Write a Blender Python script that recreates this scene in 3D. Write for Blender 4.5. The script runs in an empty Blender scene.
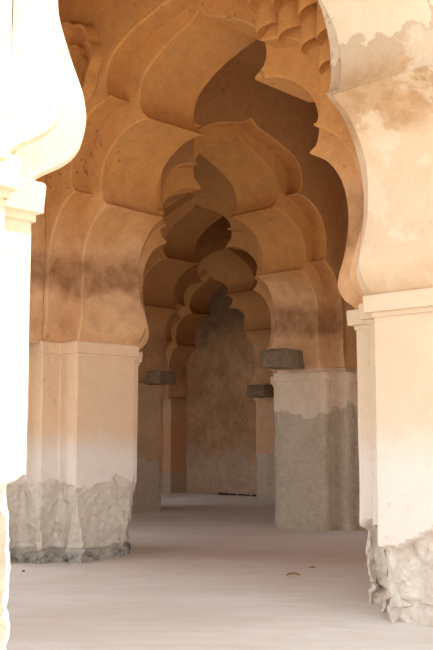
import bpy, bmesh, math, random
from mathutils import Vector, noise, Matrix

SC = bpy.context.scene
COL = SC.collection
random.seed(5)

# ------------------------------------------------------------------ layout
AL = math.radians(46.4)                       # the pier grid stands diagonally to the viewer
U = Vector((math.cos(AL), math.sin(AL), 0))
V = Vector((-math.sin(AL), math.cos(AL), 0))
ORIG = Vector((-1.757, 10.40, 0))             # centre of the pier called (0, 0)
P = 5.09                                      # pier spacing
A, HM, B = .88, .385, .61                     # pier arm reach, half arm width, half wall thickness
L = 2.0                                       # underside of the capital
CAP = 2.12                                    # springing of the arches
TOP = 6.0
CAMZ = 1.15


def gp(i, j, z=0):
    return ORIG + U * (i * P) + V * (j * P) + Vector((0, 0, z))


NUDGE = {(2, 1): Vector((.20, 0, 0)), (2, 2): Vector((.60, 0, 0)), (1, 1): Vector((.04, 0, 0)), (0, -1): Vector((.025, 0, 0))}


def pier_centre(k):
    return gp(*k) + NUDGE.get(k, Vector((0, 0, 0)))


def floor_z(x, y):
    return -.05 - .0085 * max(0, y - 8)


# ------------------------------------------------------------------ materials
def nodes(name):
    m = bpy.data.materials.new(name)
    m.use_nodes = True
    nt = m.node_tree
    b = nt.nodes['Principled BSDF']
    b.inputs['Roughness'].default_value = .92
    b.inputs['Specular IOR Level'].default_value = .15
    return m, nt, b


def N(nt, typ, **kw):
    n = nt.nodes.new(typ)
    for k, v in kw.items():
        if k in n.inputs:
            n.inputs[k].default_value = v
        else:
            setattr(n, k, v)
    return n


def lk(nt, a, b):
    nt.links.new(a, b)


def noise_fac(nt, pos, scale, detail=4, lo=.35, hi=.65, rough=.55, stretch=None):
    src = pos
    if stretch:
        mp = N(nt, 'ShaderNodeMapping')
        mp.inputs['Scale'].default_value = stretch
        lk(nt, pos, mp.inputs['Vector'])
        src = mp.outputs['Vector']
    t = N(nt, 'ShaderNodeTexNoise', Scale=scale, Detail=detail, Roughness=rough)
    lk(nt, src, t.inputs['Vector'])
    r = N(nt, 'ShaderNodeMapRange')
    r.inputs['From Min'].default_value = lo
    r.inputs['From Max'].default_value = hi
    lk(nt, t.outputs['Fac'], r.inputs['Value'])
    return r.outputs['Result'], t.outputs['Fac']


def mix(nt, fac, c1, c2, mode='MIX'):
    m = N(nt, 'ShaderNodeMix', data_type='RGBA', blend_type=mode)
    for sock, v in ((m.inputs[0], fac), (m.inputs[6], c1), (m.inputs[7], c2)):
        if hasattr(v, 'is_linked'):
            lk(nt, v, sock)
        elif isinstance(v, (int, float)):
            sock.default_value = v
        else:
            sock.default_value = (*v, 1) if len(v) == 3 else v
    return m.outputs[2]


def math_(nt, op, a, b=None, clamp=False):
    m = N(nt, 'ShaderNodeMath', operation=op, use_clamp=clamp)
    for s, v in ((m.inputs[0], a), (m.inputs[1], b)):
        if v is None:
            continue
        if hasattr(v, 'is_linked'):
            lk(nt, v, s)
        else:
            s.default_value = v
    return m.outputs[0]


def ramp_z(nt, z, z0, z1):
    r = N(nt, 'ShaderNodeMapRange', interpolation_type='SMOOTHSTEP')
    r.inputs['From Min'].default_value = z0
    r.inputs['From Max'].default_value = z1
    lk(nt, z, r.inputs['Value'])
    return r.outputs['Result']


def bump(nt, b, parts):
    """parts: list of (height socket, strength, distance)"""
    prev = None
    for h, s, d in parts:
        n = N(nt, 'ShaderNodeBump', Strength=s, Distance=d)
        lk(nt, h, n.inputs['Height'])
        if prev:
            lk(nt, prev, n.inputs['Normal'])
        prev = n.outputs['Normal']
    lk(nt, prev, b.inputs['Normal'])


def plaster(name, low, mid, high, white=None, stain=(.30, .19, .12), z_white=(.95, 1.35), grime=.5, band=None, high_z=(2.9, 4.3), patch=None):
    """lime plaster: mid colour, a second tone higher up, bare whitish coat low down, blotches, a damp tide band"""
    m, nt, b = nodes(name)
    geo = N(nt, 'ShaderNodeNewGeometry')
    pos = geo.outputs['Position']
    sep = N(nt, 'ShaderNodeSeparateXYZ')
    lk(nt, pos, sep.inputs[0])
    f1, raw1 = noise_fac(nt, pos, 1.6, 5, .32, .68)
    f2, raw2 = noise_fac(nt, pos, 7, 5, .4, .7)
    f3, raw3 = noise_fac(nt, pos, 45, 3, .3, .7)
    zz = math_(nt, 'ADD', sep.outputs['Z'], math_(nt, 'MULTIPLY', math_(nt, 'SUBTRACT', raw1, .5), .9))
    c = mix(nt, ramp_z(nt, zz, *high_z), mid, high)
    c = mix(nt, math_(nt, 'MULTIPLY', f1, .5), c, low)
    if white:
        zw = math_(nt, 'ADD', sep.outputs['Z'], math_(nt, 'MULTIPLY', math_(nt, 'SUBTRACT', raw1, .5), .35))
        c = mix(nt, ramp_z(nt, zw, *z_white), white, c)
    if band:
        zb = math_(nt, 'ADD', sep.outputs['Z'], math_(nt, 'MULTIPLY', math_(nt, 'SUBTRACT', raw1, .5), .5))
        up = ramp_z(nt, zb, band[0], band[0] + .18)
        dn = ramp_z(nt, zb, band[1], band[1] + .3)
        k = math_(nt, 'MULTIPLY', math_(nt, 'SUBTRACT', up, dn, True), band[2])
        k = math_(nt, 'MULTIPLY', k, math_(nt, 'ADD', math_(nt, 'MULTIPLY', f2, .4), .6))
        c = mix(nt, k, c, stain)
    if patch:                                     # lighter skim coat surviving higher up, ragged edge
        zp = math_(nt, 'ADD', sep.outputs['Z'], math_(nt, 'MULTIPLY', math_(nt, 'SUBTRACT', raw2, .5), .5))
        c = mix(nt, math_(nt, 'MULTIPLY', ramp_z(nt, zp, patch[0], patch[0] + .02), .85), c, patch[1])
        sp2, _ = noise_fac(nt, pos, 2.1, 5, .56, .60, .6)
        c = mix(nt, math_(nt, 'MULTIPLY', sp2, .5), c, patch[1])
    c = mix(nt, math_(nt, 'MULTIPLY', f2, grime * .35), c, stain)
    sp, _ = noise_fac(nt, pos, 26, 2, .71, .76)
    c = mix(nt, math_(nt, 'MULTIPLY', sp, .35 * grime), c, (.16, .10, .06))
    area, _ = noise_fac(nt, pos, .8, 2, .52, .60)
    pits, _ = noise_fac(nt, pos, 17, 2, .64, .68)
    c = mix(nt, math_(nt, 'MULTIPLY', math_(nt, 'MULTIPLY', pits, area), .75 * min(1, grime)), c, (.13, .075, .04))
    c = mix(nt, math_(nt, 'MULTIPLY', f3, .08), c, (1, .93, .82))
    lk(nt, c, b.inputs['Base Color'])
    bump(nt, b, [(raw2, .25, .03), (raw3, .22, .008)])
    return m


def rubble(name, c1, c2, c3, dark=(.16, .14, .12), rip=0.0, darkz=None):
    """bare lime concrete and patched mortar where the plaster has gone"""
    m, nt, b = nodes(name)
    geo = N(nt, 'ShaderNodeNewGeometry')
    pos = geo.outputs['Position']
    sep = N(nt, 'ShaderNodeSeparateXYZ')
    lk(nt, pos, sep.inputs[0])
    f1, r1 = noise_fac(nt, pos, 3.2, 6, .36, .62)
    f2, r2 = noise_fac(nt, pos, 13, 6, .42, .62, .7)
    f3, r3 = noise_fac(nt, pos, 80, 3, .3, .7)
    c = mix(nt, f1, c1, c2)
    c = mix(nt, math_(nt, 'MULTIPLY', f2, .55), c, c3)
    pit, _ = noise_fac(nt, pos, 34, 4, .60, .68, .7)
    c = mix(nt, math_(nt, 'MULTIPLY', pit, .55), c, dark)
    if darkz:
        k = math_(nt, 'SUBTRACT', 1, ramp_z(nt, math_(nt, 'ADD', sep.outputs['Z'], math_(nt, 'MULTIPLY', r2, .12)), darkz - .05, darkz + .07))
        c = mix(nt, math_(nt, 'MULTIPLY', k, math_(nt, 'ADD', math_(nt, 'MULTIPLY', f2, .7), .25)), c, (.13, .13, .125))
    lk(nt, c, b.inputs['Base Color'])
    parts = [(r2, .5, .05), (r3, .4, .012)]
    if rip:
        w = N(nt, 'ShaderNodeTexWave', wave_type='BANDS', bands_direction='Z', Scale=6, Distortion=9, Detail=3)
        w.inputs['Detail Scale'].default_value = 1.4
        lk(nt, pos, w.inputs['Vector'])
        parts.append((w.outputs['Fac'], rip, .02))
    bump(nt, b, parts)
    return m


MAT = {}
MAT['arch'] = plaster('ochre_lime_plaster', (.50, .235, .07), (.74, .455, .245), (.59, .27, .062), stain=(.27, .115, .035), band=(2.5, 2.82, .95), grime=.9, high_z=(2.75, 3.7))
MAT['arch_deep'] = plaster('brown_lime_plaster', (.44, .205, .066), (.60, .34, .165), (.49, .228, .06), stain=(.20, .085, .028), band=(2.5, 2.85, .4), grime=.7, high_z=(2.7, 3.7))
MAT['arch_front'] = plaster('pale_arch_plaster', (.64, .46, .30), (.73, .565, .39), (.54, .43, .31), stain=(.43, .24, .095), grime=.4, band=(3.14, 3.42, .9), high_z=(3.40, 3.48), patch=(3.80, (.78, .69, .54)))  # paler colours for the front arch
MAT['wall'] = plaster('ochre_wall_plaster', (.36, .16, .045), (.43, .215, .07), (.40, .18, .048), stain=(.19, .08, .024), grime=.9)
MAT['shaft'] = plaster('peach_shaft_plaster', (.72, .50, .31), (.78, .57, .38), (.72, .48, .29), white=(.80, .73, .66), z_white=(.95, 1.3), grime=.25)
MAT['shaft_front'] = plaster('pale_shaft_plaster', (.68, .53, .37), (.73, .59, .43), (.68, .52, .35), white=(.78, .72, .65), z_white=(.85, 1.35), grime=.2)
MAT['shaft_grey'] = plaster('grey_shaft_plaster', (.64, .49, .35), (.77, .61, .45), (.72, .50, .31), white=(.76, .65, .53), z_white=(1.2, 1.9), grime=.5)
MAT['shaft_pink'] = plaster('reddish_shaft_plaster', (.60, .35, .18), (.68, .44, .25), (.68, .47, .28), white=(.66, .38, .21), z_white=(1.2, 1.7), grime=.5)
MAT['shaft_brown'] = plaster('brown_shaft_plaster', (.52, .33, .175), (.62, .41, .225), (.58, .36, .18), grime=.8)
MAT['rubble_pale'] = rubble('pale_bare_mortar', (.78, .71, .62), (.68, .60, .51), (.85, .80, .73), dark=(.36, .31, .26))
MAT['rubble_grey'] = rubble('grey_bare_mortar', (.62, .54, .44), (.72, .64, .545), (.82, .77, .69), dark=(.26, .23, .19), darkz=.10)
MAT['rubble_dark'] = rubble('brown_grey_cement', (.50, .405, .30), (.57, .475, .36), (.63, .55, .43), dark=(.22, .18, .125), rip=.4)
MAT['stone'] = rubble('weathered_granite', (.17, .118, .072), (.24, .175, .115), (.31, .235, .16), dark=(.06, .042, .026))
MAT['stone_pale'] = rubble('pale_broken_stone', (.42, .33, .24), (.50, .41, .31), (.55, .47, .37), dark=(.14, .10, .07))


def floor_material():
    m, nt, b = nodes('dusty_lime_floor')
    geo = N(nt, 'ShaderNodeNewGeometry')
    pos = geo.outputs['Position']
    f1, r1 = noise_fac(nt, pos, .9, 5, .35, .65, stretch=(.6, 1.4, 1))
    f2, r2 = noise_fac(nt, pos, 5, 6, .42, .7, .65, stretch=(.5, 1.6, 1))
    f3, r3 = noise_fac(nt, pos, 60, 3, .3, .7)
    c = mix(nt, f1, (.70, .65, .595), (.78, .745, .70))
    c = mix(nt, math_(nt, 'MULTIPLY', f2, .5), c, (.64, .55, .47))
    red, _ = noise_fac(nt, pos, .6, 3, .52, .7)
    c = mix(nt, math_(nt, 'MULTIPLY', red, .35), c, (.67, .55, .47))
    sp, _ = noise_fac(nt, pos, 22, 2, .70, .74)
    c = mix(nt, math_(nt, 'MULTIPLY', sp, .3), c, (.30, .25, .21))
    lk(nt, c, b.inputs['Base Color'])
    b.inputs['Roughness'].default_value = .8
    bump(nt, b, [(r2, .18, .02), (r3, .15, .004)])
    return m


def back_material():
    m, nt, b = nodes('sooty_masonry')
    geo = N(nt, 'ShaderNodeNewGeometry')
    pos = geo.outputs['Position']
    sep = N(nt, 'ShaderNodeSeparateXYZ')
    lk(nt, pos, sep.inputs[0])
    f1, r1 = noise_fac(nt, pos, 1.2, 6, .38, .62)
    f2, r2 = noise_fac(nt, pos, 4.5, 6, .42, .66, .65)
    f3, r3 = noise_fac(nt, pos, 40, 3, .3, .7)
    c = mix(nt, f1, (.38, .215, .10), (.50, .31, .165))
    c = mix(nt, math_(nt, 'MULTIPLY', f2, .6), c, (.26, .14, .06))
    zz = math_(nt, 'ADD', sep.outputs['Z'], math_(nt, 'MULTIPLY', math_(nt, 'SUBTRACT', r1, .5), 2.2))
    c = mix(nt, math_(nt, 'MULTIPLY', ramp_z(nt, zz, 3.0, 4.3), .8), c, (.10, .065, .04))
    low = math_(nt, 'SUBTRACT', 1, ramp_z(nt, zz, .5, 1.1))
    c = mix(nt, math_(nt, 'MULTIPLY', low, .45), c, (.52, .45, .36))
    sp, _ = noise_fac(nt, pos, 9, 3, .66, .72)
    c = mix(nt, math_(nt, 'MULTIPLY', sp, .5), c, (.10, .065, .04))
    lk(nt, c, b.inputs['Base Color'])
    bump(nt, b, [(r2, .4, .05), (r3, .3, .01)])
    return m


MAT['floor'] = floor_material()
MAT['back'] = back_material()


def flat_mat(name, c, r=.9):
    m, nt, b = nodes(name)
    geo = N(nt, 'ShaderNodeNewGeometry')
    f, raw = noise_fac(nt, geo.outputs['Position'], 18, 4)
    lk(nt, mix(nt, f, c, tuple(x * .75 for x in c)), b.inputs['Base Color'])
    b.inputs['Roughness'].default_value = r
    return m


MAT['ground'] = flat_mat('sunlit_sandy_ground', (.62, .54, .44))
MAT['pebble'] = flat_mat('dark_pebble', (.06, .045, .035))
MAT['leaf'] = flat_mat('dry_leaf', (.42, .22, .08))


# ------------------------------------------------------------------ object helpers
def link(name, verts, faces, mat, parent=None, smooth=35):
    me = bpy.data.meshes.new(name)
    me.from_pydata([tuple(v) for v in verts], [], faces)
    bm = bmesh.new()
    bm.from_mesh(me)
    bmesh.ops.remove_doubles(bm, verts=bm.verts, dist=.0004)
    bmesh.ops.dissolve_degenerate(bm, dist=.0003, edges=bm.edges)
    bmesh.ops.recalc_face_normals(bm, faces=bm.faces)
    bm.to_mesh(me)
    bm.free()
    if smooth:
        for p in me.polygons:
            p.use_smooth = True
        me.set_sharp_from_angle(angle=math.radians(smooth))
    me.materials.append(MAT[mat])
    o = bpy.data.objects.new(name, me)
    COL.objects.link(o)
    if parent:
        o.parent = parent
        o.matrix_parent_inverse = Matrix.Translation(parent.location).inverted()
    return o


def tag(o, label=None, cat=None, group=None, kind=None):
    for k, v in (('label', label), ('category', cat), ('group', group), ('kind', kind)):
        if v:
            o[k] = v
    return o


def empty(name, loc, label, cat, group=None):
    o = bpy.data.objects.new(name, None)
    COL.objects.link(o)
    o.location = loc
    o.empty_display_size = .2
    return tag(o, label, cat, group)


def fbm(p, s, o=4):
    return noise.fractal(p * s, .9, 2.0, o)


# ------------------------------------------------------------------ arch profile
def spline(pts, n):
    """Catmull-Rom through pts, n samples per span"""
    out = []
    q = [Vector(p) for p in pts]
    q = [q[0] * 2 - q[1]] + q + [q[-1] * 2 - q[-2]]
    for k in range(1, len(q) - 2):
        p0, p1, p2, p3 = q[k - 1:k + 3]
        for i in range(n):
            t = i / n
            out.append(.5 * ((2 * p1) + (-p0 + p2) * t + (2 * p0 - 5 * p1 + 4 * p2 - p3) * t * t + (-p0 + 3 * p1 - 3 * p2 + p3) * t ** 3))
    out.append(q[-2])
    return out


S1 = P / 2 - A
S2 = P / 2 - B
# half profiles from the springing up to the point: a long S-curved foot, a middle lobe and an ogee top lobe
INNER = [
    [(S1, 2.09), (1.65, 2.14), (1.56, 2.21), (1.505, 2.31), (1.515, 2.41), (1.57, 2.56), (1.61, 2.75), (1.61, 2.95), (1.56, 3.14), (1.43, 3.32), (1.24, 3.43)],
    [(1.24, 3.43), (1.30, 3.48), (1.335, 3.57), (1.345, 3.70), (1.30, 3.87), (1.16, 4.03), (.94, 4.15), (.68, 4.19)],
    [(.68, 4.19), (.745, 4.235), (.785, 4.32), (.80, 4.43), (.73, 4.61), (.53, 4.76), (.30, 4.87), (.10, 4.945), (0, 5.03)],
]
OUTER = [
    [(S2, 2.09), (1.92, 2.14), (1.83, 2.21), (1.775, 2.31), (1.785, 2.41), (1.84, 2.56), (1.88, 2.75), (1.88, 2.97), (1.82, 3.20), (1.68, 3.42), (1.46, 3.56)],
    [(1.46, 3.56), (1.495, 3.60), (1.52, 3.68), (1.525, 3.80), (1.50, 4.00), (1.39, 4.21), (1.20, 4.34), (.93, 4.40)],
    [(.93, 4.40), (.985, 4.43), (1.02, 4.51), (1.02, 4.64), (.94, 4.80), (.70, 4.94), (.39, 5.04), (.13, 5.11), (0, 5.19)],
]


def half(segs, n=5):
    pts, cusps = [], []
    for s in segs:
        q = spline(s, n)
        pts += q if not pts else q[1:]
        cusps.append(len(pts) - 1)
    return pts, cusps


def full(segs, n=5, swell=0.0):
    """swell: the left foot's moulding stands this much further into the opening"""
    h, _ = half(segs, n)
    lift = .10 if swell else 0
    r = [Vector((-p.x + swell * sstep((p.y - 2.12) / .13) * (1 - .5 * sstep((p.y - 2.42) / .35)) * (1 - sstep((p.y - 3.1) / .3)),
                 p.y + lift * sstep((p.y - 2.12) / .25) * (1 - sstep((p.y - 2.6) / .5)))) for p in h]
    return r + [p for p in reversed(h)][1:]      # from left foot (negative t) over the point to the right foot


def soften(poly, k):
    """move the polyline k outwards (away from the opening), roughly along its normal"""
    out = []
    n = len(poly)
    for i, p in enumerate(poly):
        d = poly[min(i + 1, n - 1)] - poly[max(i - 1, 0)]
        nn = Vector((-d.y, d.x))
        nn = nn.normalized() if nn.length > 1e-9 else Vector((0, 1))
        out.append(p + nn * k)
    return out


def to3(frame, t, d, z, amp=.012):
    c, T, D = frame
    p = c + T * t + D * d + Vector((0, 0, z))
    w = p + Vector((3.1, 1.7, .4))
    return p + Vector((fbm(w, 1.1, 2), fbm(w + Vector((9, 0, 0)), 1.1, 2), fbm(w + Vector((0, 9, 0)), 1.1, 2))) * amp


def strip(verts, faces, ra, rb):
    i0 = len(verts)
    verts += ra + rb
    n = len(ra)
    for k in range(n - 1):
        faces.append((i0 + k, i0 + k + 1, i0 + n + k + 1, i0 + n + k))


def foot(poly, s_, k):
    """the moulding at the springing, its swelling scaled by k"""
    out = []
    for q in poly:
        a_ = abs(q.x)
        if q.y < 2.8 and q.x > 1:
            tgt = s_ - .055 * min(1, max(0, (q.y - 2.09) / .66))
            a_ = tgt + (a_ - tgt) * k
        out.append(Vector((math.copysign(a_, q.x), q.y)))
    return out


def arch_parts(frame, root, m_in, m_out, m_wall, top=TOP, swell=0.0, near=0, near_k=1.0):
    """inner ring with its wide lobed soffit, one outer ring on either side, and the wall above"""
    p1, p2 = full(INNER, 5, swell), full(OUTER, 5, swell)
    ch = .016
    # inner ring
    v, f = [], []
    o1 = soften(p1, ch)
    nd = 8
    def kk(d):
        return 1.0 if near == 0 else near_k + (1 - near_k) * sstep(.5 - near * d / (2 * HM))

    def at(poly, d, off=0.0):
        q_ = foot(poly, S1, kk(d))
        return [to3(frame, q.x, d, q.y) for q in (soften(q_, off) if off else q_)]
    rows = [at(p1, -HM, ch)]
    for k in range(nd + 1):
        d = (-HM + ch) + (2 * HM - 2 * ch) * k / nd
        rows.append(at(p1, d))
    rows.append(at(p1, HM, ch))
    for k in range(len(rows) - 1):
        strip(v, f, rows[k], rows[k + 1])
    for s in (-1, 1):                             # faces of the ring, out to behind the outer ring
        back = [Vector((q.x * 1.03 + (.05 if q.x > 0 else -.05 if q.x < 0 else 0), q.y + .06 * (q.y > 2.6))) for q in p2]
        for i, q in enumerate(back):
            q.x = max(-S2, min(S2, q.x))
        strip(v, f, at(p1, HM * s, ch), [to3(frame, q.x, HM * s, q.y) for q in back])
    link('inner_ring', v, f, m_in, root, 40)
    # outer rings
    o2 = soften(p2, ch)
    for s in (-1, 1):
        v, f = [], []
        k2 = near_k if near == s else 1.0
        q2 = foot(p2, S2, k2)
        qo = soften(q2, ch)
        r = [[to3(frame, q.x, (HM - .01) * s, q.y) for q in q2],
             [to3(frame, q.x, (HM + .10) * s, q.y) for q in q2],
             [to3(frame, q.x, (B - ch) * s, q.y) for q in q2],
             [to3(frame, q.x, B * s, q.y) for q in qo]]
        for k in range(3):
            strip(v, f, r[k], r[k + 1])
        link('outer_ring', v, f, m_out, root, 40)
    # wall face above the rings
    v, f = [], []
    h = o2[:len(o2) // 2 + 1]
    for s in (-1, 1):
        edge = soften(foot(p2, S2, near_k if near == s else 1.0), ch)
        mid = len(edge) // 2
        for sg, h in ((-1, edge[:mid + 1]), (1, edge[mid:][::-1])):
            cols = []
            for fr in (0, .25, .5, .75, 1):
                cols.append([to3(frame, q.x + (S2 * sg - q.x) * fr, B * s, q.y) for q in h])
            for k in range(4):
                strip(v, f, cols[k], cols[k + 1])
        zt = h[-1].y
        ts = [-S2 + 2 * S2 * k / 8 for k in range(9)]
        hs = sorted(set([x for x in ts]))
        strip(v, f, [to3(frame, t, B * s, zt) for t in hs], [to3(frame, t, B * s, top) for t in hs])
    # cap of the wall
    strip(v, f, [to3(frame, t, -B, top) for t in ts], [to3(frame, t, B, top) for t in ts])
    link('spandrel_wall', v, f, m_wall, root, 30)


def frame_of(k1, k2):
    c1, c2 = pier_centre(k1), pier_centre(k2)
    T = (c2 - c1).normalized()
    D = Vector((T.y, -T.x, 0))
    return ((c1 + c2) / 2, T, D)


def arch(k1, k2, label, mats, swell=0.0, group='cusped arches of the pavilion'):
    fr = frame_of(k1, k2)
    sc = (pier_centre(k2) - pier_centre(k1)).length / P
    r = empty('cusped_arch', fr[0] + Vector((0, 0, CAP)), label, 'arch', group)
    fr = (fr[0], fr[1] * sc, fr[2])
    to_viewer = -1 if fr[2].dot(V if abs(fr[1].dot(U)) > .7 else U) > 0 else 1
    arch_parts(fr, r, *mats, swell=swell, near=0 if swell else to_viewer, near_k=.25)
    return r, fr


# ------------------------------------------------------------------ piers
PLUS = [(A, -HM), (A, HM), (B, HM), (B, B), (HM, B), (HM, A), (-HM, A), (-HM, B), (-B, B), (-B, HM),
        (-A, HM), (-A, -HM), (-B, -HM), (-B, -B), (-HM, -B), (-HM, -A), (HM, -A), (HM, -B), (B, -B), (B, -HM)]


def outline(poly, step, ch=.014, off=0.0):
    """points and outward normals around a rectilinear outline, its corners chamfered"""
    n = len(poly)
    q = []
    for i in range(n):
        p0, p1, p2 = (Vector(poly[(i + d) % n]) for d in (-1, 0, 1))
        e1, e2 = (p1 - p0).normalized(), (p2 - p1).normalized()
        n1, n2 = Vector((e1.y, -e1.x)), Vector((e2.y, -e2.x))
        q.append((p1 + (n1 + n2) * off, e1, e2, n1, n2))
    pts = []
    for i in range(n):
        p, e1, e2, n1, n2 = q[i]
        pn = q[(i + 1) % n][0]
        d = (n1 + n2).normalized()
        pts.append((p - e1 * ch, (n1 * 2 + n2).normalized()))
        pts.append((p + e2 * ch, (n2 * 2 + n1).normalized()))
        ln = (pn - p).length
        k = max(1, int(ln / step))
        for j in range(1, k):
            s = j / k * ln
            if ch < s < ln - ch:
                pts.append((p + e2 * s, n2))
    return pts


def offset_ring(off, ch=.008, parts=4):
    n = len(PLUS)
    q = []
    for i in range(n):
        p0, p1, p2 = (Vector(PLUS[(i + d) % n]) for d in (-1, 0, 1))
        e1, e2 = (p1 - p0).normalized(), (p2 - p1).normalized()
        q.append((p1 + (Vector((e1.y, -e1.x)) + Vector((e2.y, -e2.x))) * off, e1, e2))
    out = []
    for i in range(n):
        p, e1, e2 = q[i]
        pn, f1, _ = q[(i + 1) % n]
        a, b_ = p + e2 * ch, pn - f1 * ch
        out += [(a.lerp(b_, j / parts), None) for j in range(parts + 1)]
    return out


def sstep(x):
    x = max(0., min(1., x))
    return x * x * (3 - 2 * x)


def pier(k, label, mats, jag=.65, jamp=.15, depth=.045, step=.03, rough=1.0, seed=0, cap_z=L, proj=.03, group='piers of the pavilion', foot=.03, slope=0.0, taper=0.0, fill=0.0):
    c = pier_centre(k)
    zf = floor_z(c.x, c.y)
    root = empty('pier', c + Vector((0, 0, zf)), label, 'pier', group)
    m_shaft, m_base, m_cap, m_core = mats
    pts = outline(PLUS, step)
    z0, z1 = zf - .12, max(1.0, jag + jamp + .25)
    nz = int((z1 - z0) / step)
    zs = [z0 + (z1 - z0) * i / nz for i in range(nz + 1)] + [z1 + (cap_z + .02 - z1) * i / 8 for i in range(1, 9)]
    n = len(pts)
    v, wear = [], []
    sd = Vector((seed * 7.3, seed * 3.1, 0))
    for z in zs:
        for (p, nn) in pts:
            w = c + U * p.x + V * p.y + Vector((0, 0, z)) + sd
            jl = jag + slope * (w - sd - c).x + jamp * (1.1 * fbm(Vector((w.x, w.y, 0)), 1.3, 3) + .35 * fbm(w, 7, 3))
            e = sstep((jl - z) / .03 + .5)
            out = .006 * fbm(w, 1.2, 2)
            if e > 0:
                vr = noise.voronoi(w * 4.2 * Vector((1, 1, 1)).x)[0]
                crack = max(0, 1 - (vr[1] - vr[0]) / .10)
                ins = depth * (.75 + .6 * fbm(w, 2.3, 3)) + rough * (.018 * fbm(w, 9, 4) + .010 * fbm(w, 24, 2)) + rough * .016 * crack
                hgt = max(0, (z - zf))
                ins += taper * max(0, 1 - hgt / jag) - foot * sstep(1 - hgt / .22)
                if foot > .02 and .09 < hgt < .135 + .02 * fbm(w, 4, 2):
                    ins += .03
                if max(abs(p.x), abs(p.y)) < B + .02:          # mortar packed into the stepped corners
                    ins -= fill
                out -= e * ins
            q = c + U * (p.x + nn.x * out) + V * (p.y + nn.y * out) + Vector((0, 0, z))
            v.append(q)
            wear.append(e)
    fs, fb = [], []
    for i in range(len(zs) - 1):
        for j in range(n):
            a, b_ = i * n + j, i * n + (j + 1) % n
            quad = (a, b_, b_ + n, a + n)
            (fb if sum(wear[x] for x in quad) / 4 > .5 else fs).append(quad)

    def sub(fl):
        used = sorted(set(x for q in fl for x in q))
        ix = {x: i for i, x in enumerate(used)}
        return [v[x] for x in used], [tuple(ix[x] for x in q) for q in fl]
    link('shaft', *sub(fs), m_shaft, root, 40)
    if fb:
        link('eroded_base', *sub(fb), m_base, root, 60)
    # capital: fillet, flat band
    vv, ff = [], []
    lays = [(cap_z - .030, .0), (cap_z - .030, .010), (cap_z, .010), (cap_z + .004, proj), (cap_z + .11, proj + .006), (cap_z + .12, proj), (cap_z + .124, .002), (CAP + .002, .002), (CAP + .004, -.05)]
    rings = []
    for z, off in lays:
        o = offset_ring(off)
        rings.append([c + U * p.x + V * p.y + Vector((0, 0, z)) + Vector((0, 0, .010 * fbm(Vector((p.x, p.y, seed)) * 1.0 + c, .9, 2))) for p, _ in o])
    m = len(rings[0])
    for r in rings:
        vv += r
    for i in range(len(rings) - 1):
        for j in range(m):
            a, b_ = i * m + j, i * m + (j + 1) % m
            ff.append((a, b_, b_ + m, a + m))
    link('capital', vv, ff, m_cap, root, 30)
    # core above the springing
    vv, ff = [], []
    for z in (CAP - .02, TOP):
        for sx, sy in ((-1, -1), (1, -1), (1, 1), (-1, 1)):
            vv.append(c + U * (sx * B) + V * (sy * B) + Vector((0, 0, z)))
    for j in range(4):
        ff.append((j, (j + 1) % 4, 4 + (j + 1) % 4, 4 + j))
    ff.append((4, 5, 6, 7))
    link('upper_pier', vv, ff, m_core, root, 0)
    return root


FRONT = ('shaft_front', 'rubble_pale', 'shaft_front', 'arch_front')
pier((-1, -1), 'sunlit white pier cut by the left edge of the photo', FRONT, jag=.93, jamp=.10, depth=.085, taper=.03, step=.02, seed=1, foot=.02)
pier((0, -1), 'pale front pier at the right with broken bare base', FRONT, jag=.92, slope=.45, jamp=.12, depth=.085, taper=.05, step=.016, seed=2, foot=.03, proj=.045)
pier((0, 0), 'peach pier at left with crumbling grey base on dark rubble course', ('shaft', 'rubble_grey', 'shaft', 'wall'), jag=.72, jamp=.15, depth=.03, step=.018, taper=.12, fill=.055, seed=3, foot=.045, proj=.026)
pier((1, 0), 'pier in the middle right coated in rippled grey cement below', ('shaft_grey', 'rubble_dark', 'shaft_grey', 'wall'), jag=1.52, jamp=.16, depth=.012, step=.022, rough=.5, seed=4, foot=.02, cap_z=1.95)
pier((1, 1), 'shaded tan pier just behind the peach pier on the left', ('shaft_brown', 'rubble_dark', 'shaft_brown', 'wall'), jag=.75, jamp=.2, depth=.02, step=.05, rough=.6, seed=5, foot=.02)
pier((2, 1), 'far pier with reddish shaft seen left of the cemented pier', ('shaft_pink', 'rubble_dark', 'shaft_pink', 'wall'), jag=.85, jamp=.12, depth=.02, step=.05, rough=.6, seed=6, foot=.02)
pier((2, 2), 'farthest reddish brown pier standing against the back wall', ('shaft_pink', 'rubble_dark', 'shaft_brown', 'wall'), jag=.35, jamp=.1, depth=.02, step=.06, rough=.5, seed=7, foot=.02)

a1, f1 = arch((-1, -1), (0, -1), 'front sunlit arch framing the view between the two pale piers', ('arch_front', 'arch_front', 'arch_front'), .085)
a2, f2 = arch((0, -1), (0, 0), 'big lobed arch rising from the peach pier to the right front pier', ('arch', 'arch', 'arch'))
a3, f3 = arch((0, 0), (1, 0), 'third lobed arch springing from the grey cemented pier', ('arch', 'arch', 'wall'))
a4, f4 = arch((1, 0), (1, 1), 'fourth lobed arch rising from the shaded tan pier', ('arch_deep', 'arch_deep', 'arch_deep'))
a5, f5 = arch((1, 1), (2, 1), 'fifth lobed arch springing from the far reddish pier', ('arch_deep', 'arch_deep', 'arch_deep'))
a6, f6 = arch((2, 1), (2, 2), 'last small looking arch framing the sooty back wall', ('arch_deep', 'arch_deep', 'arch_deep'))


# ------------------------------------------------------------------ setting
def structure(name, v, f, mat, smooth=30):
    return tag(link(name, v, f, mat, None, smooth), kind='structure')


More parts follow.
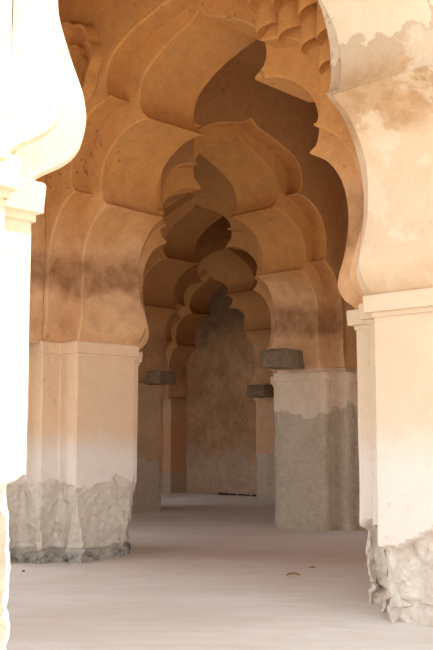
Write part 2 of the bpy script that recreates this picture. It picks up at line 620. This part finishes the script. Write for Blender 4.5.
def box_pts(c, T, D, t0, t1, d0, d1, z0, z1):
    v = [c + T * t + D * d + Vector((0, 0, z)) for z in (z0, z1) for t, d in ((t0, d0), (t1, d0), (t1, d1), (t0, d1))]
    f = [(0, 1, 5, 4), (1, 2, 6, 5), (2, 3, 7, 6), (3, 0, 4, 7), (4, 5, 6, 7), (3, 2, 1, 0)]
    return v, f


# floor: gently worn slab reaching to the plinth edge in front
v, f = [], []
nu, nv = 60, 70
u0, u1, v0, v1 = -P - 1.7, 3 * P, -P - 1.6, 3 * P
for j in range(nv + 1):
    for i in range(nu + 1):
        p = ORIG + U * (u0 + (u1 - u0) * i / nu) + V * (v0 + (v1 - v0) * j / nv)
        v.append(p + Vector((0, 0, floor_z(p.x, p.y) + .012 * fbm(p, .8, 3))))
for j in range(nv):
    for i in range(nu):
        a = j * (nu + 1) + i
        f.append((a, a + 1, a + nu + 2, a + nu + 1))
k = len(v)
for i in range(nu + 1):
    v.append(v[i] - Vector((0, 0, .9)))
for i in range(nu):
    f.append((i, i + 1, k + i + 1, k + i))
structure('floor', v, f, 'floor', 50)

# ground outside, below the plinth
v = [Vector((x, y, -.85)) for x, y in ((-60, -60), (60, -60), (60, 60), (-60, 60))]
structure('ground', v, [(0, 1, 2, 3)], 'ground', 0)

# back wall closing the last arch
c, T, D = f6
side = 1 if D.dot(U) > 0 else -1
v, f = [], []
nt_, nz_ = 70, 100
for j in range(nz_ + 1):
    for i in range(nt_ + 1):
        t = -2.0 + 4.0 * i / nt_
        z = -.35 + 6.0 * j / nz_
        p = c + T * t + D * (side * .22) + Vector((0, 0, z))
        # coursed blocks: shallow joints, uneven faces
        row = math.floor(z / .42)
        fx = (t / .8 + .37 * (row % 3)) % 1
        fz = (z / .42) % 1
        joint = 1 if min(fx, 1 - fx) < .03 or min(fz, 1 - fz) < .05 else 0
        h = .05 * fbm(p, 1.2, 4) + .02 * fbm(p, 6, 3) - .015 * joint * (fbm(p + Vector((5, 5, 5)), .8, 2) > -.1)
        v.append(p - D * (side * h))
for j in range(nz_):
    for i in range(nt_):
        a = j * (nt_ + 1) + i
        f.append((a, a + 1, a + nt_ + 2, a + nt_ + 1))
structure('wall_back', v, f, 'back', 50)

# vaults over the five bays, plus two unseen bays added to block sun
CELLS = [(-1, -1), (0, -1), (0, 0), (1, 0), (1, 1), (0, -2), (1, -1)]
for n_, (i, j) in enumerate(CELLS):
    c = gp(i, j) + (U + V) * (P / 2)
    v, f = [], []
    m = 20
    for a in range(m + 1):
        for b_ in range(m + 1):
            s, t = -1 + 2 * a / m, -1 + 2 * b_ / m
            z = TOP - .25 + 1.5 * max(0, 1 - (s / .86) ** 2) ** .6 * max(0, 1 - (t / .86) ** 2) ** .6
            v.append(c + U * (s * (P / 2 - B + .3)) + V * (t * (P / 2 - B + .3)) + Vector((0, 0, z)))
    for a in range(m):
        for b_ in range(m):
            q = a * (m + 1) + b_
            f.append((q, q + 1, q + m + 2, q + m + 1))
    structure('ceiling' if n_ == 0 else 'ceiling.%03d' % n_, v, f, 'wall', 60)


def closing_wall(name, k1, k2, opening, narrow=1.0, low=1.0, mat='wall'):
    """outer side of a bay, out of the picture: solid or pierced by a lobed opening, set to control daylight"""
    c1, c2 = gp(*k1), gp(*k2)
    T = (c2 - c1).normalized()
    D = Vector((T.y, -T.x, 0))
    c = (c1 + c2) / 2
    v, f = [], []
    if not opening:
        vv, ff = box_pts(c, T, D, -P / 2 + B, P / 2 - B, -HM + .03, HM - .03, -.4, CAP)
        v2, f2_ = box_pts(c, T, D, -P / 2 + B, P / 2 - B, -B, B, CAP, TOP)
        vv, ff = vv + v2, ff + [tuple(x + 8 for x in q) for q in f2_]
        v, f = vv, ff
    else:
        p1 = [Vector((q.x * narrow, 2.09 + (q.y - 2.09) * low)) for q in full(INNER, 3)]
        if narrow < 1:
            p1 = [Vector((-S1 * narrow, -.4))] + p1 + [Vector((S1 * narrow, -.4))]
        strip(v, f, [to3((c, T, D), q.x, -B, q.y) for q in p1], [to3((c, T, D), q.x, B, q.y) for q in p1])
        for s in (-1, 1):
            hh = p1[:len(p1) // 2 + 1]
            for sg in (-1, 1):
                strip(v, f, [to3((c, T, D), q.x * sg, B * s, q.y) for q in hh], [to3((c, T, D), -S2 * sg, B * s, q.y) for q in hh])
            zt = hh[-1].y
            strip(v, f, [to3((c, T, D), t, B * s, zt) for t in (-S2, 0, S2)], [to3((c, T, D), t, B * s, TOP) for t in (-S2, 0, S2)])
        strip(v, f, [to3((c, T, D), t, -B, TOP) for t in (-S2, 0, S2)], [to3((c, T, D), t, B, TOP) for t in (-S2, 0, S2)])
    structure(name, v, f, mat, 40)


def core_pier(name, k):
    c = gp(*k)
    v, f = [], []
    n = len(PLUS)
    for z in (-.4, CAP):
        v += [c + U * x + V * y + Vector((0, 0, z)) for x, y in PLUS]
    f = [(j, (j + 1) % n, n + (j + 1) % n, n + j) for j in range(n)] + [tuple(range(n, 2 * n))]
    i0 = len(v)
    bv, bf = box_pts(c, U, V, -B, B, -B, B, CAP, TOP)
    v += bv
    f += [tuple(x + i0 for x in q) for q in bf]
    structure(name, v, f, 'wall', 0)


closing_wall('wall_front_right', (0, -1), (1, -1), True)
closing_wall('wall_sunblock_side_front', (1, -1), (2, -1), True)  # this and the next: unseen side bay added to keep sun patches out
closing_wall('wall_sunblock_side_right', (2, -1), (2, 0), True)
closing_wall('wall_sunblock_left', (0, -2), (0, -1), True)  # this and the next two: unseen bay added to block the sun
closing_wall('wall_sunblock_front', (0, -2), (1, -2), True)
closing_wall('wall_sunblock_right', (1, -2), (1, -1), True)
closing_wall('wall_right', (1, -1), (1, 0), True)
closing_wall('wall_left', (-1, -1), (-1, 0), True)
closing_wall('wall_rear_left', (-1, 0), (0, 0), True, mat='arch')
closing_wall('wall_inner_left', (0, 0), (0, 1), True)
closing_wall('wall_inner_rear', (0, 1), (1, 1), False)
closing_wall('wall_inner_right', (1, 0), (2, 0), True, .8, .35)  # opening narrowed and lowered to limit daylight in the far bays
closing_wall('wall_far_right', (2, 0), (2, 1), False)  # made solid to keep direct sun off the floor inside
closing_wall('wall_far_left', (1, 1), (1, 2), True, .9)  # opening narrowed to dim the daylight at the far end
closing_wall('wall_far_rear', (1, 2), (2, 2), False)
for nm, k in (('wall_sunblock_side_corner', (2, -1)), ('wall_sunblock_corner', (0, -2)), ('wall_sunblock_outer', (1, -2)), ('wall_corner_left', (-1, 0)), ('wall_corner_right', (1, -1)), ('wall_corner_inner', (0, 1)), ('wall_corner_far', (2, 0)), ('wall_corner_rear', (1, 2))):  # the first three belong to the unseen bays added against the sun
    core_pier(nm, k)


# ------------------------------------------------------------------ broken stone brackets
def rough_block(name, c, T, D, t0, t1, d0, d1, z0, z1, mat, parent=None, amp=.018, seed=0):
    bm = bmesh.new()
    bmesh.ops.create_cube(bm, size=1)
    bmesh.ops.subdivide_edges(bm, edges=bm.edges[:], cuts=7, use_grid_fill=True)
    v, f = [], []
    bm.verts.ensure_lookup_table()
    for x in bm.verts:
        q = x.co
        t = (t0 + t1) / 2 + q.x * (t1 - t0)
        d = (d0 + d1) / 2 + q.y * (d1 - d0)
        z = (z0 + z1) / 2 + q.z * (z1 - z0)
        p = c + T * t + D * d + Vector((0, 0, z))
        w = p + Vector((seed * 5, 0, 0))
        edge = sorted(abs(a) for a in q)[1] > .46
        nv_ = Vector((fbm(w, 4, 4), fbm(w + Vector((7, 0, 0)), 4, 4), fbm(w + Vector((0, 7, 0)), 4, 4))) * amp
        ctr = c + T * ((t0 + t1) / 2) + D * ((d0 + d1) / 2) + Vector((0, 0, (z0 + z1) / 2))
        p = p + nv_ - (p - ctr) * (.05 if edge else 0)
        v.append(p)
    for x in bm.faces:
        f.append(tuple(y.index for y in x.verts))
    bm.free()
    return link(name, v, f, mat, parent, 30)


c = pier_centre((1, 0))
tag(rough_block('stone_bracket', c, V, U, -.15, .24, -1.45, -.9, 2.11, 2.37, 'stone', seed=1), 'dark rough stone bracket jutting from the grey cemented pier', 'bracket', 'broken stone brackets on the piers')
c = pier_centre((2, 1))
tag(rough_block('stone_bracket', c, V, U, -.25, .25, -1.40, -.9, 2.02, 2.28, 'stone', seed=2), 'dark stone bracket jutting from the far reddish pier', 'bracket', 'broken stone brackets on the piers')
c = pier_centre((1, 1))
tag(rough_block('stone_bracket', c, U, V, -.06, .34, -1.32, -.9, 2.10, 2.32, 'stone', seed=3), 'broken stone bracket on the capital of the shaded tan pier', 'bracket', 'broken stone brackets on the piers')

# chains of small scalloped cups stepping down beside the second arch, above the right front pier
c, T, D = f2
out = -1 if D.dot(U) > 0 else 1
root = empty('scalloped_corbel', c - T * 1.4 + D * (out * B) + Vector((0, 0, 3.7)), 'stepped chain of small plaster scallops in the upper corner above the right front pier', 'corbel')


def scallop(t, z, R, dep, base, h):
    """a half-round knob with a hollowed underside, its lower lip dipping to a point towards the opening"""
    v, f = [], []
    na = 18
    rows = [(.30, .30), (.70, .16), (.93, .03), (1.0, .0), (1.03, .04), (1.04, .16), (1.0, .45), (.95, 1.0), (.0, 1.02)]
    for k, (rr, hh) in enumerate(rows):
        for i in range(na + 1):
            a_ = math.pi * i / na
            dip = .16 * R * math.cos(a_) * (1 - hh)
            p = c - T * (t - R * rr * math.cos(a_)) + D * (out * (B - .02 + base + dep * rr * math.sin(a_)))
            v.append(p + Vector((0, 0, z + h * hh - dip * 1.5)))
    for k in range(len(rows) - 1):
        for i in range(na):
            q = k * (na + 1) + i
            f.append((q, q + 1, q + na + 2, q + na + 1))
    link('scallop', v, f, 'arch', root, 40)


for t_, z_ in ((1.06, 4.43), (1.29, 4.33), (1.52, 4.18), (1.69, 3.97)):
    scallop(t_, z_, .135, .15, 0, .30)
for t_, z_ in ((1.12, 4.62), (1.36, 4.54), (1.62, 4.37), (1.79, 4.14)):
    scallop(t_, z_, .145, .17, .13, .32)
for t_, z_ in ((1.20, 4.83), (1.47, 4.72), (1.74, 4.53)):
    scallop(t_, z_, .155, .18, .27, .36)

c = pier_centre((1, 1))
rough_block('stone_patch', c, U, V, -.02, .26, -.88, -.6, 2.64, 2.98, 'stone_pale', a4, amp=.05, seed=8)

# lobed plaster roundel on the wall of the second arch
c, T, D = f2
sgn = -1 if D.dot(U) > 0 else 1            # towards the viewer
MC = (1.55, 4.83)                           # centre along T and height
prof = [(.0, -.01), (.08, .0), (.14, -.02), (.19, -.015), (.215, .025), (.235, .03), (.25, -.005), (.34, -.005), (.37, .005), (.39, .045), (.43, .05), (.45, .02), (.47, .0)]
v, f = [], []
na = 96
for r, h in prof:
    for k in range(na):
        a = 2 * math.pi * k / na
        lob = 1 + (.10 * abs(math.cos(4 * a)) - .05) * min(1, r / .2)
        v.append(c + T * (MC[0] + r * lob * math.cos(a)) + D * (sgn * (B + .006 + 2.2 * h)) + Vector((0, 0, MC[1] + r * lob * math.sin(a))))
for i in range(len(prof) - 1):
    for k in range(na):
        a, b_ = i * na + k, i * na + (k + 1) % na
        f.append((a, b_, b_ + na, a + na))
link('roundel', v, f, 'arch', a2, 50)


# ------------------------------------------------------------------ small things on the floor
def pebble(loc, r, label, group, mat='pebble', cat='pebble', name='pebble', sq=(1, .8, .6)):
    bm = bmesh.new()
    bmesh.ops.create_icosphere(bm, subdivisions=2, radius=r)
    v = [Vector((x.co.x * sq[0], x.co.y * sq[1], x.co.z * sq[2])) * (1 + .35 * noise.noise(x.co / r * 1.3 + Vector(loc))) + Vector(loc) for x in bm.verts]
    f = [tuple(y.index for y in x.verts) for x in bm.faces]
    bm.free()
    return tag(link(name, v, f, mat, None, 25), label, cat, group)


def px(x, y):
    """floor point under a pixel of the photograph"""
    fpx, pt = 960., math.atan(113.5 / 960)
    sx, sy = (x - 216.5) / fpx, (325 - y) / fpx
    d = Vector((sx, math.cos(pt) - sy * math.sin(pt), math.sin(pt) + sy * math.cos(pt)))
    o = Vector((0, 0, CAMZ))
    q = o
    z = -.1
    for _ in range(8):
        q = o + d * ((z - CAMZ) / d.z)
        z = floor_z(q.x, q.y)
    return q


c, T, D = f6
for k in range(12):
    q = c + T * (.15 - .118 * k + random.uniform(-.03, .03)) + D * (side * (.06 + random.uniform(-.03, .02)))
    pebble((q.x, q.y, floor_z(q.x, q.y) + .02), random.uniform(.035, .06), 'dark pebble in the row at the foot of the back wall', 'pebbles along the back wall')
q = px(23.6, 572)
pebble((q.x, q.y, floor_z(q.x, q.y) + .01), .014, 'tiny dark pebble on the floor in front of the peach pier', None)
q = px(312, 568.5)
pebble((q.x, q.y, floor_z(q.x, q.y) + .01), .03, 'flat brown fragment on the floor beyond the dry leaf', None, 'leaf', 'fragment', 'plaster_fragment', (1.2, .7, .3))
# dry leaf
q = px(293, 577.5)
v, f = [], []
for i in range(9):
    s = i / 8
    w = .022 * math.sin(math.pi * s) ** .8
    for t in (-1, -.5, 0, .5, 1):
        v.append(Vector((q.x - .06 + .12 * s, q.y + t * w, floor_z(q.x, q.y) + .016 + .012 * abs(t) + .012 * math.sin(3 * s))))
for i in range(8):
    for j in range(4):
        a = i * 5 + j
        f.append((a, a + 1, a + 6, a + 5))
lf = link('dry_leaf', v, f, 'leaf', None, 60)
sm = lf.modifiers.new('thick', 'SOLIDIFY')
sm.thickness = .002
tag(lf, 'small orange dry leaf lying on the floor', 'leaf')

# ------------------------------------------------------------------ light
w = bpy.data.worlds.new('World')
SC.world = w
w.use_nodes = True
nt = w.node_tree
bg = nt.nodes['Background']
bg.inputs['Color'].default_value = (.90, .945, 1.0, 1)
bg.inputs['Strength'].default_value = 2.25

sun = bpy.data.lights.new('sun', 'SUN')
sun.energy = 9
sun.angle = .009
sun.color = (1, .96, .90)
so = bpy.data.objects.new('sun', sun)
COL.objects.link(so)
el = math.radians(60)
hs = (U * .78 - V * .62).normalized()
ts = Vector((hs.x * math.cos(el), hs.y * math.cos(el), math.sin(el)))
so.rotation_euler = ts.to_track_quat('Z', 'Y').to_euler()
so.location = ts * 30

# ------------------------------------------------------------------ camera
cam = bpy.data.cameras.new('camera')
cam.sensor_fit = 'VERTICAL'
cam.sensor_height = 24
cam.lens = 960 / 650 * 24
co = bpy.data.objects.new('camera', cam)
COL.objects.link(co)
co.location = (0, 0, CAMZ)
co.rotation_euler = (math.pi / 2 + math.atan(113.5 / 960), 0, 0)
SC.camera = co

vs = SC.view_settings
vs.view_transform = 'Standard'
vs.look = 'None'
vs.gamma = 1
vs.use_curve_mapping = False
vs.exposure = 0.12
SC.cycles.diffuse_bounces = 8
SC.cycles.max_bounces = 12
SC.cycles.use_denoising = True
SC.cycles.sample_clamp_indirect = 8
